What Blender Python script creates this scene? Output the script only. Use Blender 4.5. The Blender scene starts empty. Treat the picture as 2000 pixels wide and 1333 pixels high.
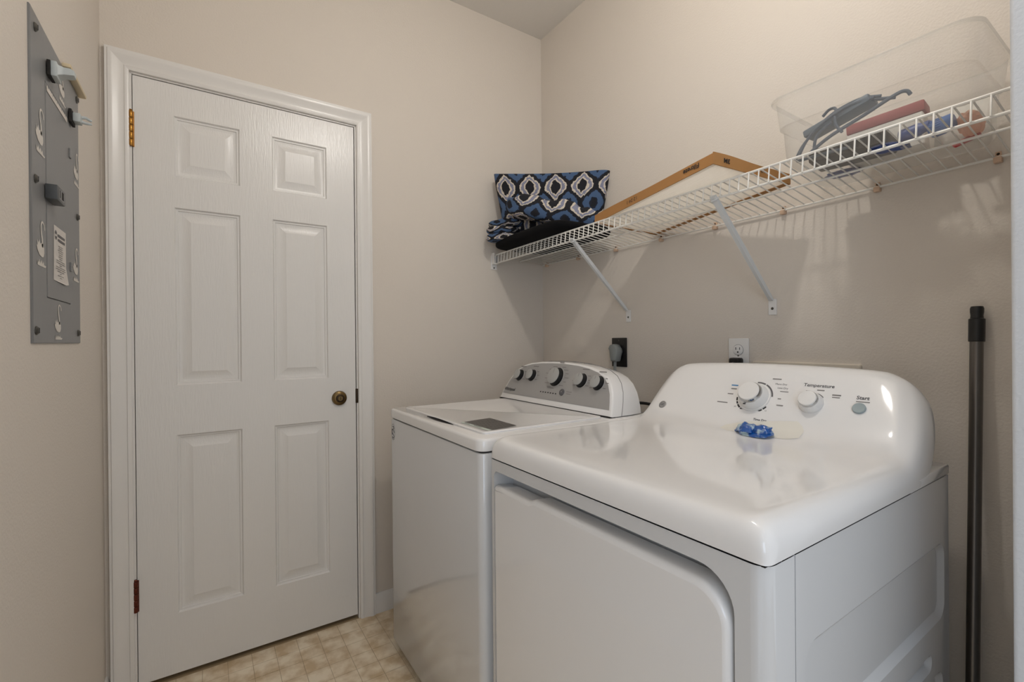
import bpy, bmesh, math, random
from mathutils import Vector, Matrix, noise
random.seed(7)
S = bpy.context.scene
C = S.collection
PI = math.pi

# ------------------------------------------------------------------ camera
CAM = Vector((-1.4982, -1.9665, 1.1535))
yaw, pitch, roll, FPX = 0.98730, -0.00204, -0.00874, 905.59
fwd = Vector((math.cos(yaw)*math.cos(pitch), math.sin(yaw)*math.cos(pitch), math.sin(pitch)))
rgt = Vector((math.sin(yaw), -math.cos(yaw), 0)); upv = rgt.cross(fwd)
r2 = rgt*math.cos(roll) + upv*math.sin(roll); u2 = -rgt*math.sin(roll) + upv*math.cos(roll)
cd = bpy.data.cameras.new('camera'); cam = bpy.data.objects.new('camera', cd); C.objects.link(cam)
M = Matrix((r2, u2, -fwd)).transposed().to_4x4(); M.translation = CAM; cam.matrix_world = M
cd.sensor_width = 36; cd.lens = FPX*36/2000; cd.clip_start = 0.02
S.camera = cam
# ------------------------------------------------------------------ light and exposure
S.view_settings.view_transform = 'Standard'; S.view_settings.look = 'None'
S.view_settings.gamma = 1; S.view_settings.use_curve_mapping = False
S.view_settings.exposure = -0.22
LAMP_STRENGTH = 275.0
LAMP_COLOR = (1.0, 0.955, 0.895)
W = bpy.data.worlds.new('world'); S.world = W; W.use_nodes = True
W.node_tree.nodes['Background'].inputs[0].default_value = (0.93, 0.96, 1.0, 1)
W.node_tree.nodes['Background'].inputs[1].default_value = 0.95
dl = bpy.data.lights.new('daylight_window', 'AREA'); dl.shape = 'RECTANGLE'; dl.size = 1.3; dl.size_y = 1.5
dl.energy = 20; dl.color = (0.62, 0.79, 1.0)
dlo = bpy.data.objects.new('daylight_window', dl); C.objects.link(dlo)
dlo.location = (-2.9, -3.9, 1.45)
dlo.rotation_euler = (Vector((-0.6, -1.6, 1.0)) - dlo.location).to_track_quat('-Z', 'Y').to_euler()

# ------------------------------------------------------------------ materials
def lin(c):
    return tuple(((x/255)/12.92 if x/255 <= .04045 else ((x/255+.055)/1.055)**2.4) for x in c)
def mat(name, rgb, rough=.5, metal=0, coat=0, spec=None, bump=None, srgb=True, noise_col=None, emit=None):
    m = bpy.data.materials.new(name); m.use_nodes = True
    nt = m.node_tree; b = nt.nodes['Principled BSDF']
    col = lin(rgb) if srgb else rgb
    b.inputs['Base Color'].default_value = (*col, 1)
    b.inputs['Roughness'].default_value = rough; b.inputs['Metallic'].default_value = metal
    b.inputs['Coat Weight'].default_value = coat; b.inputs['Coat Roughness'].default_value = .06
    if spec is not None: b.inputs['Specular IOR Level'].default_value = spec
    tc = None
    if bump or noise_col:
        tc = nt.nodes.new('ShaderNodeTexCoord')
    if bump:
        scale, strength, dist, stretch = bump
        mp = nt.nodes.new('ShaderNodeMapping'); mp.inputs['Scale'].default_value = stretch
        nt.links.new(tc.outputs['Object'], mp.inputs['Vector'])
        n = nt.nodes.new('ShaderNodeTexNoise'); n.inputs['Scale'].default_value = scale; n.inputs['Detail'].default_value = 2
        nt.links.new(mp.outputs[0], n.inputs['Vector'])
        bp = nt.nodes.new('ShaderNodeBump'); bp.inputs['Strength'].default_value = strength; bp.inputs['Distance'].default_value = dist
        nt.links.new(n.outputs[0], bp.inputs['Height']); nt.links.new(bp.outputs[0], b.inputs['Normal'])
    if noise_col:
        c2, sc, lo, hi = noise_col
        n = nt.nodes.new('ShaderNodeTexNoise'); n.inputs['Scale'].default_value = sc; n.inputs['Detail'].default_value = 5
        nt.links.new(tc.outputs['Object'], n.inputs['Vector'])
        r = nt.nodes.new('ShaderNodeValToRGB')
        r.color_ramp.elements[0].position = lo; r.color_ramp.elements[0].color = (*col, 1)
        r.color_ramp.elements[1].position = hi; r.color_ramp.elements[1].color = (*lin(c2), 1)
        nt.links.new(n.outputs[0], r.inputs[0]); nt.links.new(r.outputs[0], b.inputs['Base Color'])
    if emit:
        b.inputs['Emission Color'].default_value = (*emit[0], 1); b.inputs['Emission Strength'].default_value = emit[1]
    return m
P = {}
P['wall'] = mat('wall_paint', (217, 208, 197), .55, bump=(170, .22, .004, (1, 1, 1)))
P['ceiling'] = mat('ceiling_paint', (226, 222, 216), .8, bump=(140, .25, .004, (1, 1, 1)))
P['jambwall'] = mat('hall_wall_paint', (206, 208, 211), .6, bump=(170, .22, .004, (1, 1, 1)))
P['trim'] = mat('trim_enamel', (228, 225, 221), .28)
P['door'] = mat('door_enamel', (229, 227, 224), .26, bump=(60, .22, .003, (5, 5, .45)))
P['tile'] = mat('vinyl_tile', (208, 184, 148), .42, noise_col=((244, 230, 206), 17, .36, .62))
P['grout'] = mat('vinyl_joint', (180, 158, 124), .6)
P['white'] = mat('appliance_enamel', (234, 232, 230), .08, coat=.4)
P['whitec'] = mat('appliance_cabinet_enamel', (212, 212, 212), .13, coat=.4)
P['plastic'] = mat('white_plastic', (230, 228, 225), .35)
P['silver'] = mat('silver_panel', (168, 166, 164), .42, metal=.25)
P['black'] = mat('black_plastic', (14, 14, 15), .4)
P['gap'] = mat('dark_gap', (30, 27, 25), .8)
P['ink'] = mat('grey_ink', (96, 94, 96), .6)
P['inkl'] = mat('light_grey_ink', (128, 124, 122), .6)
P['inkd'] = mat('black_ink', (32, 30, 30), .6)
P['inkb'] = mat('blue_ink', (70, 130, 180), .6)
P['knobgrey'] = mat('knob_cap_grey', (176, 176, 174), .35, metal=.3)
P['chrome'] = mat('chrome', (186, 187, 188), .08, metal=1)
P['button'] = mat('grey_green_button', (150, 162, 164), .45)
P['brass'] = mat('brass', (176, 128, 62), .3, metal=1)
P['abrass'] = mat('antique_brass', (118, 98, 66), .3, metal=1)
P['copper'] = mat('reddish_painted_metal', (98, 44, 28), .38, metal=.6)
P['bronze'] = mat('dark_bronze', (60, 48, 36), .4, metal=.8)
P['wire'] = mat('white_vinyl_wire', (232, 229, 222), .4)
P['brace'] = mat('white_brace_enamel', (214, 215, 214), .4)
P['clip'] = mat('peach_clip_plastic', (206, 176, 150), .4)
P['panel'] = mat('panel_grey_paint', (120, 120, 120), .38, bump=(30, .1, .002, (1, 1, 1)))
P['paneldk'] = mat('latch_dark_grey', (72, 74, 76), .4)
P['stencil'] = mat('white_stencil_paint', (214, 208, 200), .6)
P['paper'] = mat('paper_label', (214, 208, 202), .7)
P['hook'] = mat('light_grey_hook_plastic', (186, 192, 192), .4)
P['wood'] = mat('cream_wood', (208, 192, 160), .6)
P['card'] = mat('brown_cardboard', (170, 122, 70), .75, bump=(90, .1, .002, (1, 1, 1)))
P['media'] = mat('white_filter_media', (238, 234, 226), .85, bump=(300, .2, .002, (1, 1, 1)))
P['pole'] = mat('grey_metal_pole', (112, 108, 104), .3, metal=.85)
P['plug'] = mat('grey_plug_plastic', (136, 140, 138), .5)
P['blackfab'] = mat('black_fabric', (9, 9, 11), .95, spec=.2)
P['steel'] = mat('screw_steel', (96, 94, 90), .4, metal=.8)
P['cable'] = mat('blue_grey_cable', (74, 86, 100), .5)
P['adapter'] = mat('blue_grey_plastic', (92, 106, 118), .45)
P['redbox'] = mat('dull_red_card', (150, 70, 66), .6)
P['whitecard'] = mat('white_card', (226, 222, 214), .6)
P['router'] = mat('dark_brown_plastic', (50, 44, 40), .5)
P['bluecap'] = mat('blue_plastic', (70, 112, 176), .4)
P['bluefilm'] = mat('blue_film', (64, 86, 148), .35)
P['pink'] = mat('salmon_film', (238, 200, 178), .5)
P['redpen'] = mat('red_plastic', (190, 60, 62), .4)
P['labeldk'] = mat('dark_label', (84, 80, 76), .5)
P['labelgr'] = mat('pale_green_label', (196, 206, 196), .5)
P['residue'] = mat('cream_residue', (231, 227, 217), .22)
P['box'] = mat('cream_box_plastic', (222, 212, 196), .5)
P['cream_tape'] = mat('white_torn_paper', (220, 212, 204), .7)
P['pod'] = mat('blue_detergent_film', (14, 82, 160), .12, coat=.6, noise_col=((186, 206, 212), 44, .47, .58))
P['shade'] = mat('lamp_glass', (255, 250, 240), .4, emit=(LAMP_COLOR, LAMP_STRENGTH))

def make_translucent(m, fac):
    nt = m.node_tree; b = nt.nodes['Principled BSDF']; out = nt.nodes['Material Output']
    t = nt.nodes.new('ShaderNodeBsdfTranslucent'); t.inputs[0].default_value = b.inputs['Base Color'].default_value
    mx = nt.nodes.new('ShaderNodeMixShader'); mx.inputs[0].default_value = fac
    nt.links.new(b.outputs[0], mx.inputs[1]); nt.links.new(t.outputs[0], mx.inputs[2]); nt.links.new(mx.outputs[0], out.inputs[0])
make_translucent(P['media'], .62); make_translucent(P['pink'], .5)
def world_coords(m):
    nt = m.node_tree; g = nt.nodes.new('ShaderNodeNewGeometry')
    for n in nt.nodes:
        if n.type == 'TEX_NOISE':
            for l in list(n.inputs['Vector'].links): nt.links.remove(l)
            nt.links.new(g.outputs['Position'], n.inputs['Vector'])
world_coords(P['tile'])
def translucent_bin():
    m = bpy.data.materials.new('clear_bin_plastic'); m.use_nodes = True; nt = m.node_tree
    for n in list(nt.nodes): nt.nodes.remove(n)
    out = nt.nodes.new('ShaderNodeOutputMaterial'); tr = nt.nodes.new('ShaderNodeBsdfTransparent')
    tr.inputs[0].default_value = (.97, .97, .96, 1)
    pr = nt.nodes.new('ShaderNodeBsdfPrincipled'); pr.inputs['Base Color'].default_value = (.86, .83, .79, 1); pr.inputs['Roughness'].default_value = .14
    lw = nt.nodes.new('ShaderNodeLayerWeight'); lw.inputs[0].default_value = .35
    mr = nt.nodes.new('ShaderNodeMapRange'); mr.inputs[3].default_value = .17; mr.inputs[4].default_value = .42
    mx = nt.nodes.new('ShaderNodeMixShader')
    nt.links.new(lw.outputs['Facing'], mr.inputs[0]); nt.links.new(mr.outputs[0], mx.inputs[0])
    nt.links.new(tr.outputs[0], mx.inputs[1]); nt.links.new(pr.outputs[0], mx.inputs[2]); nt.links.new(mx.outputs[0], out.inputs[0])
    return m
P['bin'] = translucent_bin()

def ikat():
    m = bpy.data.materials.new('ikat_fabric'); m.use_nodes = True; nt = m.node_tree; L = nt.links.new
    b = nt.nodes['Principled BSDF']; b.inputs['Roughness'].default_value = .85
    uv = nt.nodes.new('ShaderNodeUVMap')
    nz = nt.nodes.new('ShaderNodeTexNoise'); nz.inputs['Scale'].default_value = 9; nz.inputs['Detail'].default_value = 3
    L(uv.outputs[0], nz.inputs['Vector'])
    sub = nt.nodes.new('ShaderNodeVectorMath'); sub.operation = 'SUBTRACT'; sub.inputs[1].default_value = (.5, .5, .5); L(nz.outputs['Color'], sub.inputs[0])
    scl = nt.nodes.new('ShaderNodeVectorMath'); scl.operation = 'SCALE'; scl.inputs['Scale'].default_value = .16; L(sub.outputs[0], scl.inputs[0])
    add = nt.nodes.new('ShaderNodeVectorMath'); L(uv.outputs[0], add.inputs[0]); L(scl.outputs[0], add.inputs[1])
    sep = nt.nodes.new('ShaderNodeSeparateXYZ'); L(add.outputs[0], sep.inputs[0])
    def mth(op, a, bb=None):
        n = nt.nodes.new('ShaderNodeMath'); n.operation = op
        if isinstance(a, (int, float)): n.inputs[0].default_value = a
        else: L(a, n.inputs[0])
        if bb is not None:
            if isinstance(bb, (int, float)): n.inputs[1].default_value = bb
            else: L(bb, n.inputs[1])
        return n.outputs[0]
    du = mth('MULTIPLY', mth('PINGPONG', sep.outputs[0], .5), 2)
    dv = mth('MULTIPLY', mth('PINGPONG', sep.outputs[1], .5), 2)
    dv = mth('SUBTRACT', .5, mth('MULTIPLY', mth('COSINE', mth('MULTIPLY', dv, PI)), .5))
    d = mth('MULTIPLY', mth('ADD', du, dv), .5)
    r = nt.nodes.new('ShaderNodeValToRGB'); r.color_ramp.interpolation = 'CONSTANT'
    dark, cream, lav, blue, navy = (15, 15, 24), (206, 196, 180), (128, 130, 150), (68, 92, 126), (16, 24, 42)
    st = [(0, dark), (.17, cream), (.235, lav), (.35, cream), (.415, dark), (.56, navy), (.60, blue), (.84, navy), (.90, dark)]
    e = r.color_ramp.elements
    while len(e) < len(st): e.new(1)
    for k, (pp, cc) in enumerate(st):
        e[k].position = pp; e[k].color = (*lin(cc), 1)
    L(d, r.inputs[0]); L(r.outputs[0], b.inputs['Base Color'])
    bp = nt.nodes.new('ShaderNodeBump'); bp.inputs['Strength'].default_value = .25; bp.inputs['Distance'].default_value = .003
    n2 = nt.nodes.new('ShaderNodeTexNoise'); n2.inputs['Scale'].default_value = 60; L(uv.outputs[0], n2.inputs['Vector'])
    L(n2.outputs[0], bp.inputs['Height']); L(bp.outputs[0], b.inputs['Normal'])
    return m
P['ikat'] = ikat()

# ------------------------------------------------------------------ helpers
def root_of(o):
    while o.parent: o = o.parent
    return o
def thing(name, label=None, cat=None, loc=(0, 0, 0), group=None, kind=None):
    o = bpy.data.objects.new(name, None); C.objects.link(o); o.location = loc; o.empty_display_size = .05
    if label: o['label'] = label
    if cat: o['category'] = cat
    if group: o['group'] = group
    if kind: o['kind'] = kind
    return o
def tag(o, label=None, cat=None, group=None, kind=None):
    if label: o['label'] = label
    if cat: o['category'] = cat
    if group: o['group'] = group
    if kind: o['kind'] = kind
    return o

class MB:
    """collects world-space geometry and links it as one mesh object"""
    def __init__(s): s.v = []; s.f = []; s.uv = None
    def add(s, vs, fs):
        k = len(s.v); s.v += [tuple(x) for x in vs]; s.f += [tuple(i+k for i in f) for f in fs]; return s
    def box(s, a, b, bev=0, seg=2, mtx=None):
        bm = bmesh.new(); bmesh.ops.create_cube(bm, size=1)
        a = Vector(a); b = Vector(b); c = (a+b)/2; d = b-a
        for v in bm.verts: v.co = Vector((v.co.x*abs(d.x), v.co.y*abs(d.y), v.co.z*abs(d.z)))
        if bev: bmesh.ops.bevel(bm, geom=bm.edges[:], offset=bev, segments=seg, profile=.5, affect='EDGES')
        bm.verts.ensure_lookup_table(); bm.verts.index_update()
        vs = [(mtx @ v.co if mtx else v.co) + c for v in bm.verts]
        s.add(vs, [[v.index for v in f.verts] for f in bm.faces]); bm.free(); return s
    def loft(s, loops, cap0=False, cap1=False, closed=True):
        n = len(loops[0]); vs = [p for l in loops for p in l]; fs = []
        for i in range(len(loops)-1):
            for j in range(n if closed else n-1):
                a = i*n+j; b = i*n+(j+1) % n; fs.append((a, b, b+n, a+n))
        if cap0: fs.append(tuple(reversed(range(n))))
        if cap1: fs.append(tuple((len(loops)-1)*n+j for j in range(n)))
        return s.add(vs, fs)
    def tube(s, path, r, n=8, cap=True):
        path = [Vector(p) for p in path]; rs = r if isinstance(r, (list, tuple)) else [r]*len(path)
        loops = []; prev = None
        for i, p in enumerate(path):
            t = (path[min(i+1, len(path)-1)] - path[max(i-1, 0)]).normalized()
            if prev is None:
                a = t.cross(Vector((0, 0, 1)))
                if a.length < .1: a = t.cross(Vector((1, 0, 0)))
            else: a = prev - t*prev.dot(t)
            a.normalize(); prev = a; b = t.cross(a)
            loops.append([p + a*rs[i]*math.cos(2*PI*k/n) + b*rs[i]*math.sin(2*PI*k/n) for k in range(n)])
        return s.loft(loops, cap, cap)
    def lathe(s, o, axis, prof, n=32, cap0=True, cap1=True, sx=1.0):
        """prof: list of (distance along axis, radius)"""
        o = Vector(o); ax = Vector(axis).normalized(); a = ax.cross(Vector((0, 1, 0)))
        if a.length < .1: a = ax.cross(Vector((1, 0, 0)))
        a.normalize(); b = ax.cross(a)
        loops = [[o + ax*h + a*r*math.cos(2*PI*k/n) + b*r*sx*math.sin(2*PI*k/n) for k in range(n)] for h, r in prof]
        return s.loft(loops, cap0, cap1)
    def poly(s, outer, holes=()):
        bm = bmesh.new(); es = []
        for lp in [outer, *holes]:
            vv = [bm.verts.new(p) for p in lp]
            es += [bm.edges.new((vv[i], vv[(i+1) % len(vv)])) for i in range(len(vv))]
        bmesh.ops.triangle_fill(bm, use_beauty=True, use_dissolve=False, edges=es)
        bm.verts.index_update()
        s.add([v.co for v in bm.verts], [[v.index for v in f.verts] for f in bm.faces]); bm.free(); return s
    def build(s, name, m, parent=None, smooth=35, flip=None, recalc=True):
        me = bpy.data.meshes.new(name); off = Vector((0, 0, 0))
        if parent: off = root_of(parent).location
        me.from_pydata([Vector(v)-off for v in s.v], [], s.f)
        if recalc:
            bm = bmesh.new(); bm.from_mesh(me); bmesh.ops.recalc_face_normals(bm, faces=bm.faces[:]); bm.to_mesh(me); bm.free()
        if smooth:
            me.polygons.foreach_set('use_smooth', [True]*len(me.polygons)); me.update()
            me.set_sharp_from_angle(angle=math.radians(smooth))
        if s.uv:
            ul = me.uv_layers.new(name='UVMap')
            for li, l in enumerate(me.loops): ul.data[li].uv = s.uv[l.vertex_index]
        me.materials.append(P[m] if isinstance(m, str) else m)
        o = bpy.data.objects.new(name, me); C.objects.link(o)
        if parent: o.parent = parent
        return o
def rrect(u0, u1, v0, v1, r, nc=5):
    out = []
    for cu, cv, a0 in ((u1-r, v1-r, 0), (u0+r, v1-r, 90), (u0+r, v0+r, 180), (u1-r, v0+r, 270)):
        for k in range(nc+1):
            a = math.radians(a0+90*k/nc); out.append((cu+r*math.cos(a), cv+r*math.sin(a)))
    return out
def inset(pts, d):
    n = len(pts); area = sum(pts[i][0]*pts[(i+1) % n][1]-pts[(i+1) % n][0]*pts[i][1] for i in range(n)); sg = 1 if area > 0 else -1
    out = []
    for i in range(n):
        p0, p1, p2 = (Vector(pts[(i+k) % n]) for k in (-1, 0, 1))
        e1 = (p1-p0); e2 = (p2-p1)
        if e1.length < 1e-9 or e2.length < 1e-9: out.append(tuple(p1)); continue
        e1.normalize(); e2.normalize()
        n1 = Vector((-e1.y, e1.x))*sg; n2 = Vector((-e2.y, e2.x))*sg
        q = n1+n2; q = q/max(.35, (1+n1.dot(n2)))
        out.append((p1.x+q.x*d, p1.y+q.y*d))
    return out
def smooth_path(pts, n=6):
    pts = [Vector(p) for p in pts]; out = []
    for i in range(len(pts)-1):
        p0, p1, p2, p3 = pts[max(i-1, 0)], pts[i], pts[i+1], pts[min(i+2, len(pts)-1)]
        for k in range(n):
            t = k/n
            out.append(.5*((2*p1)+(-p0+p2)*t+(2*p0-5*p1+4*p2-p3)*t*t+(-p0+3*p1-3*p2+p3)*t**3))
    out.append(pts[-1]); return out
def text(body, size, loc, right, up, m, parent, align='CENTER', name='printed_text', bold=0, squeeze=1):
    cu = bpy.data.curves.new(name, 'FONT'); cu.body = body; cu.size = size; cu.align_x = align; cu.align_y = 'CENTER'
    cu.offset = bold; cu.materials.append(P[m]); cu.resolution_u = 3
    tmp = bpy.data.objects.new(name, cu); C.objects.link(tmp)
    me = bpy.data.meshes.new_from_object(tmp.evaluated_get(bpy.context.evaluated_depsgraph_get()))
    bpy.data.objects.remove(tmp); o = bpy.data.objects.new(name, me); C.objects.link(o)
    r = Vector(right).normalized(); n = r.cross(Vector(up)).normalized(); u = n.cross(r)
    mw = Matrix((r*squeeze, u, n)).transposed().to_4x4(); mw.translation = Vector(loc) + n*.0006
    if parent:
        o.parent = parent; mw.translation -= root_of(parent).location
    o.matrix_basis = mw
    return o
def dashes(items, right, up, off=.0005):
    """flat printed marks: (centre, width, height)"""
    r = Vector(right).normalized(); n = r.cross(Vector(up)).normalized(); u = n.cross(r); mb = MB()
    for c, w, h in items:
        c = Vector(c)+n*off
        mb.add([c-r*w/2-u*h/2, c+r*w/2-u*h/2, c+r*w/2+u*h/2, c-r*w/2+u*h/2], [(0, 1, 2, 3)])
    return mb
def ring(mb, c, right, up, r0, r1, a0, a1, n=24, off=.0005, sx=1):
    r = Vector(right).normalized(); nn = r.cross(Vector(up)).normalized(); u = nn.cross(r); c = Vector(c)+nn*off
    vs = []
    for k in range(n+1):
        a = math.radians(a0+(a1-a0)*k/n)
        for q in (r0, r1): vs.append(c + r*q*math.cos(a)*sx + u*q*math.sin(a))
    mb.add(vs, [(2*k, 2*k+1, 2*k+3, 2*k+2) for k in range(n)])

# ------------------------------------------------------------------ room shell
H, WX, WY = 2.747, -1.775, -1.80     # ceiling, left wall, inner face of the front wall
DL, DR, DT = -1.694, -.980, 2.042    # door leaf
JL, JR, JT = -1.699, -.975, 2.047    # jamb opening
def struct(name, mb, m, smooth=None):
    o = mb.build(name, m, None, smooth); o['kind'] = 'structure'; return o
fl = struct('floor', MB().box((WX-.1, -3.2, -.08), (.1, .25, -.0015)), 'grout')
T = .0755; tm = None; rest = MB()
x0, y0 = -1.5935, .0
for i in range(-3, 22):
    for j in range(0, 25):
        ax, bx = x0+i*T, x0+(i+1)*T; by, ay = y0-j*T, y0-(j+1)*T
        ax, bx = max(ax, WX), min(bx, 0.0)
        if bx-ax < .005: continue
        near = bx < -.80 and ay > -1.25
        g = .0007
        if near:
            full = abs((bx-ax)-T) < 1e-6
            if full and tm:
                o = bpy.data.objects.new('tile', tm); C.objects.link(o); o.parent = fl; o.location = ((ax+bx)/2, (ay+by)/2, 0)
            else:
                c = Vector(((ax+bx)/2, (ay+by)/2, 0))
                o = MB().box(Vector((ax+g, ay+g, -.0015))-c, Vector((bx-g, by-g, 0))-c).build('tile', 'tile', fl, None); o.location = c
                if full: tm = o.data
        else:
            rest.box((ax+g, ay+g, -.0015), (bx-g, by-g, 0))
tag(rest.build('tile_field', 'tile', fl, None), kind='stuff')
struct('ceiling', MB().box((WX-.1, -1.95, H), (.1, .12, H+.1)), 'ceiling')
wb = MB()
wb.box((WX-.1, 0, 0), (JL, .12, H)).box((JR, 0, 0), (.1, .12, H)).box((JL, 0, JT), (JR, .12, H)).box((JL, .121, 0), (JR, .16, JT))  # last box: unseen slab added behind the door to block light leaks
struct('wall_back', wb, 'wall')
struct('wall_right', MB().box((0, WY-.11, 0), (.1, 0, H)), 'wall')
struct('wall_left', MB().box((WX-.1, -1.95, 0), (WX, 0, H)), 'wall')
wf = MB()
wf.box((-.50, WY-.11, 0), (0, WY, H), .006, 3).box((WX, WY-.11, 2.08), (-.50, WY, H))
struct('wall_front', wf, 'jambwall', 40)
# baseboards
def bb(p, q, nrm, name):
    p, q, nrm = Vector(p), Vector(q), Vector(nrm)
    prof = [(0, 0), (.012, 0), (.012, .055), (.009, .064), (.009, .068), (.004, .08), (0, .082)]
    struct(name, MB().loft([[pp + nrm*a + Vector((0, 0, b)) for a, b in prof] for pp in (p, q)], True, True), 'trim', 30)
bb((-.909, 0, 0), (0, 0, 0), (0, -1, 0), 'baseboard_back')
bb((WX, -1.95, 0), (WX, 0, 0), (1, 0, 0), 'baseboard_left')
bb((0, -1.80, 0), (0, -.013, 0), (-1, 0, 0), 'baseboard_right')

# ------------------------------------------------------------------ door casing and jamb
t1 = thing('trim_1', 'white moulded casing around the white panel door', None, (-1.337, 0, 0), kind='structure')
prof = [(0, 0), (0, .009), (.006, .012), (.011, .0125), (.013, .0105), (.020, .0105), (.030, .013), (.040, .0165), (.047, .019), (.052, .019), (.054, .0165), (.060, .0165), (.061, .012), (.061, 0)]
cl, cr, ct = -1.702, -.970, 2.051
MB().loft([[(cl-o, -d, z) for o, d in prof] for z in (0,)] + [[(cl-o, -d, ct+o) for o, d in prof]], True, True).build('casing_left', 'trim', t1, 25)
MB().loft([[(cr+o, -d, 0) for o, d in prof], [(cr+o, -d, ct+o) for o, d in prof]], True, True).build('casing_right', 'trim', t1, 25)
MB().loft([[(cl-o, -d, ct+o) for o, d in prof], [(cr+o, -d, ct+o) for o, d in prof]], True, True).build('casing_head', 'trim', t1, 25)
jb = MB()
jb.box((JL-.004, -.0005, 0), (DL-.002, .121, JT)).box((DR+.0035, -.0005, 0), (JR+.004, .121, JT)).box((JL, -.0005, DT+.003), (JR, .121, JT+.004))
jb.box((DL-.002, .040, 0), (DL+.01, .055, JT)).box((DR-.01, .040, 0), (DR+.003, .055, JT)).box((DL, .040, DT-.01), (DR, .055, DT+.004))
jb.build('door_jamb', 'trim', t1, None)

# ------------------------------------------------------------------ door
d1 = thing('door_1', 'white six panel interior door with brass hinges', None, (-1.337, 0, 0), kind='structure')
YF = .0015
cols = [(-1.585, -1.389), (-1.283, -1.087)]; rows = [(.224, .836), (1.008, 1.620), (1.728, 1.935)]
def rc(x0, x1, z0, z1, y): return [(x0, y, z0), (x1, y, z0), (x1, y, z1), (x0, y, z1)]
lf = MB()
xs = [DL, *cols[0], *cols[1], DR]; zs = [.018, *rows[0], *rows[1], *rows[2], DT]
for i in range(5):
    for j in range(7):
        if i in (1, 3) and j in (1, 3, 5): continue
        lf.add(rc(xs[i], xs[i+1], zs[j], zs[j+1], YF), [(0, 1, 2, 3)])
o_ = rc(DL, DR, .018, DT, YF); b_ = rc(DL, DR, .018, DT, .037)
lf.loft([o_, b_], False, True)
leaf = lf.build('leaf', 'door', d1, 20)
for (x0_, x1_) in cols:
    for (z0_, z1_) in rows:
        lv = [(0, 0), (.004, .006), (.009, .0065), (.011, .0095), (.017, .011), (.020, .011), (.044, .004), (.046, .0032)]
        MB().loft([rc(x0_+i, x1_-i, z0_+i, z1_-i, YF+d) for i, d in lv], False, True).build('panel', 'door', d1, 20)
def hinge(z0, z1, m):
    h = MB(); n = 5; dz = (z1-z0)/n
    for k in range(n):
        h.lathe((-1.6985, -.0045, z0+k*dz+.0008), (0, 0, 1), [(0, .0058), (.0015, .0066), (dz-.0031, .0066), (dz-.0016, .0058)], 14)
    h.lathe((-1.6985, -.0045, z1), (0, 0, 1), [(0, .004), (.002, .0055), (.005, .003)], 12)
    o = h.build('hinge', m, d1)
    MB().box((-1.7095, -.0012, z0), (-1.6985, .0005, z1)).box((-1.698, -.0012, z0), (-1.690, .0018, z1)).build('hinge_leaf', m, o, None)
hinge(1.804, 1.92, 'brass'); hinge(.264, .368, 'copper')
db = MB().lathe((-1.046, YF, .923), (0, -1, 0), [(0, .0295), (.004, .0295), (.010, .027), (.013, .0205), (.014, .0175)], 36).build('deadbolt', 'abrass', d1)
MB().lathe((-1.046, -.0125, .923), (0, -1, 0), [(0, .0165), (.004, .016), (.0055, .0135)], 28).build('lock_cylinder', 'bronze', db)
MB().lathe((-1.046, -.0180, .923), (0, -1, 0), [(0, .0105), (.0022, .0095)], 24).build('lock_plug', 'abrass', db)
MB().box((-1.0472, -.0207, .918), (-1.0448, -.0203, .929)).build('keyway', 'gap', db, None)
MB().box((DR-.001, -.0035, .898), (DR+.0085, .006, .957), .0015).build('strike_plate', 'bronze', d1, 30)

# ------------------------------------------------------------------ wire shelf
def zf(y): return 1.572-.0115*y
def zb(y): return 1.546+max(0, -y-1.27)*.02
def deck(x, y): return zb(y)+(zf(y)-zb(y))*(-x/.305)
sh = thing('wire_shelf', 'long white wire shelf on two slanted braces above the washer and dryer', 'shelf', (-.15, -.9, 1.55))
SX = -.305
ys = [-.012-i*(1.775/12) for i in range(13)]
MB().tube([(SX, y, zf(y)) for y in ys], .0034).build('front_top_rail', 'wire', sh)
MB().tube([(SX+.001, y, zf(y)-.041) for y in ys], .0034).build('front_bottom_rail', 'wire', sh)
MB().tube([(-.155, y, deck(-.155, y)-.005) for y in ys], .0030).build('middle_rail', 'wire', sh)
MB().tube([(-.010, y, zb(y)) for y in ys], .0030).build('back_rail', 'wire', sh)
wm = None; shl = sh.location
for i in range(68):
    y = -.026-i*.02645
    if y < -1.79: break
    ang = math.atan2(zf(y)-zb(y), .305)
    if wm is None:
        L_ = .295
        pth = [(0, 0, .0045), (-L_+.002, 0, .0045), (-L_-.0026, 0, .0028), (-L_-.0042, 0, -.001), (-L_-.0042, 0, -.041)]
        w = MB().tube(pth, .00185, 6).build('deck_wire', 'wire', None)
        wm = w.data
    else:
        w = bpy.data.objects.new('deck_wire', wm); C.objects.link(w)
    w.parent = sh; w.location = Vector((-.010, y, zb(y)))-shl; w.rotation_euler = (0, ang, 0)
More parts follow.
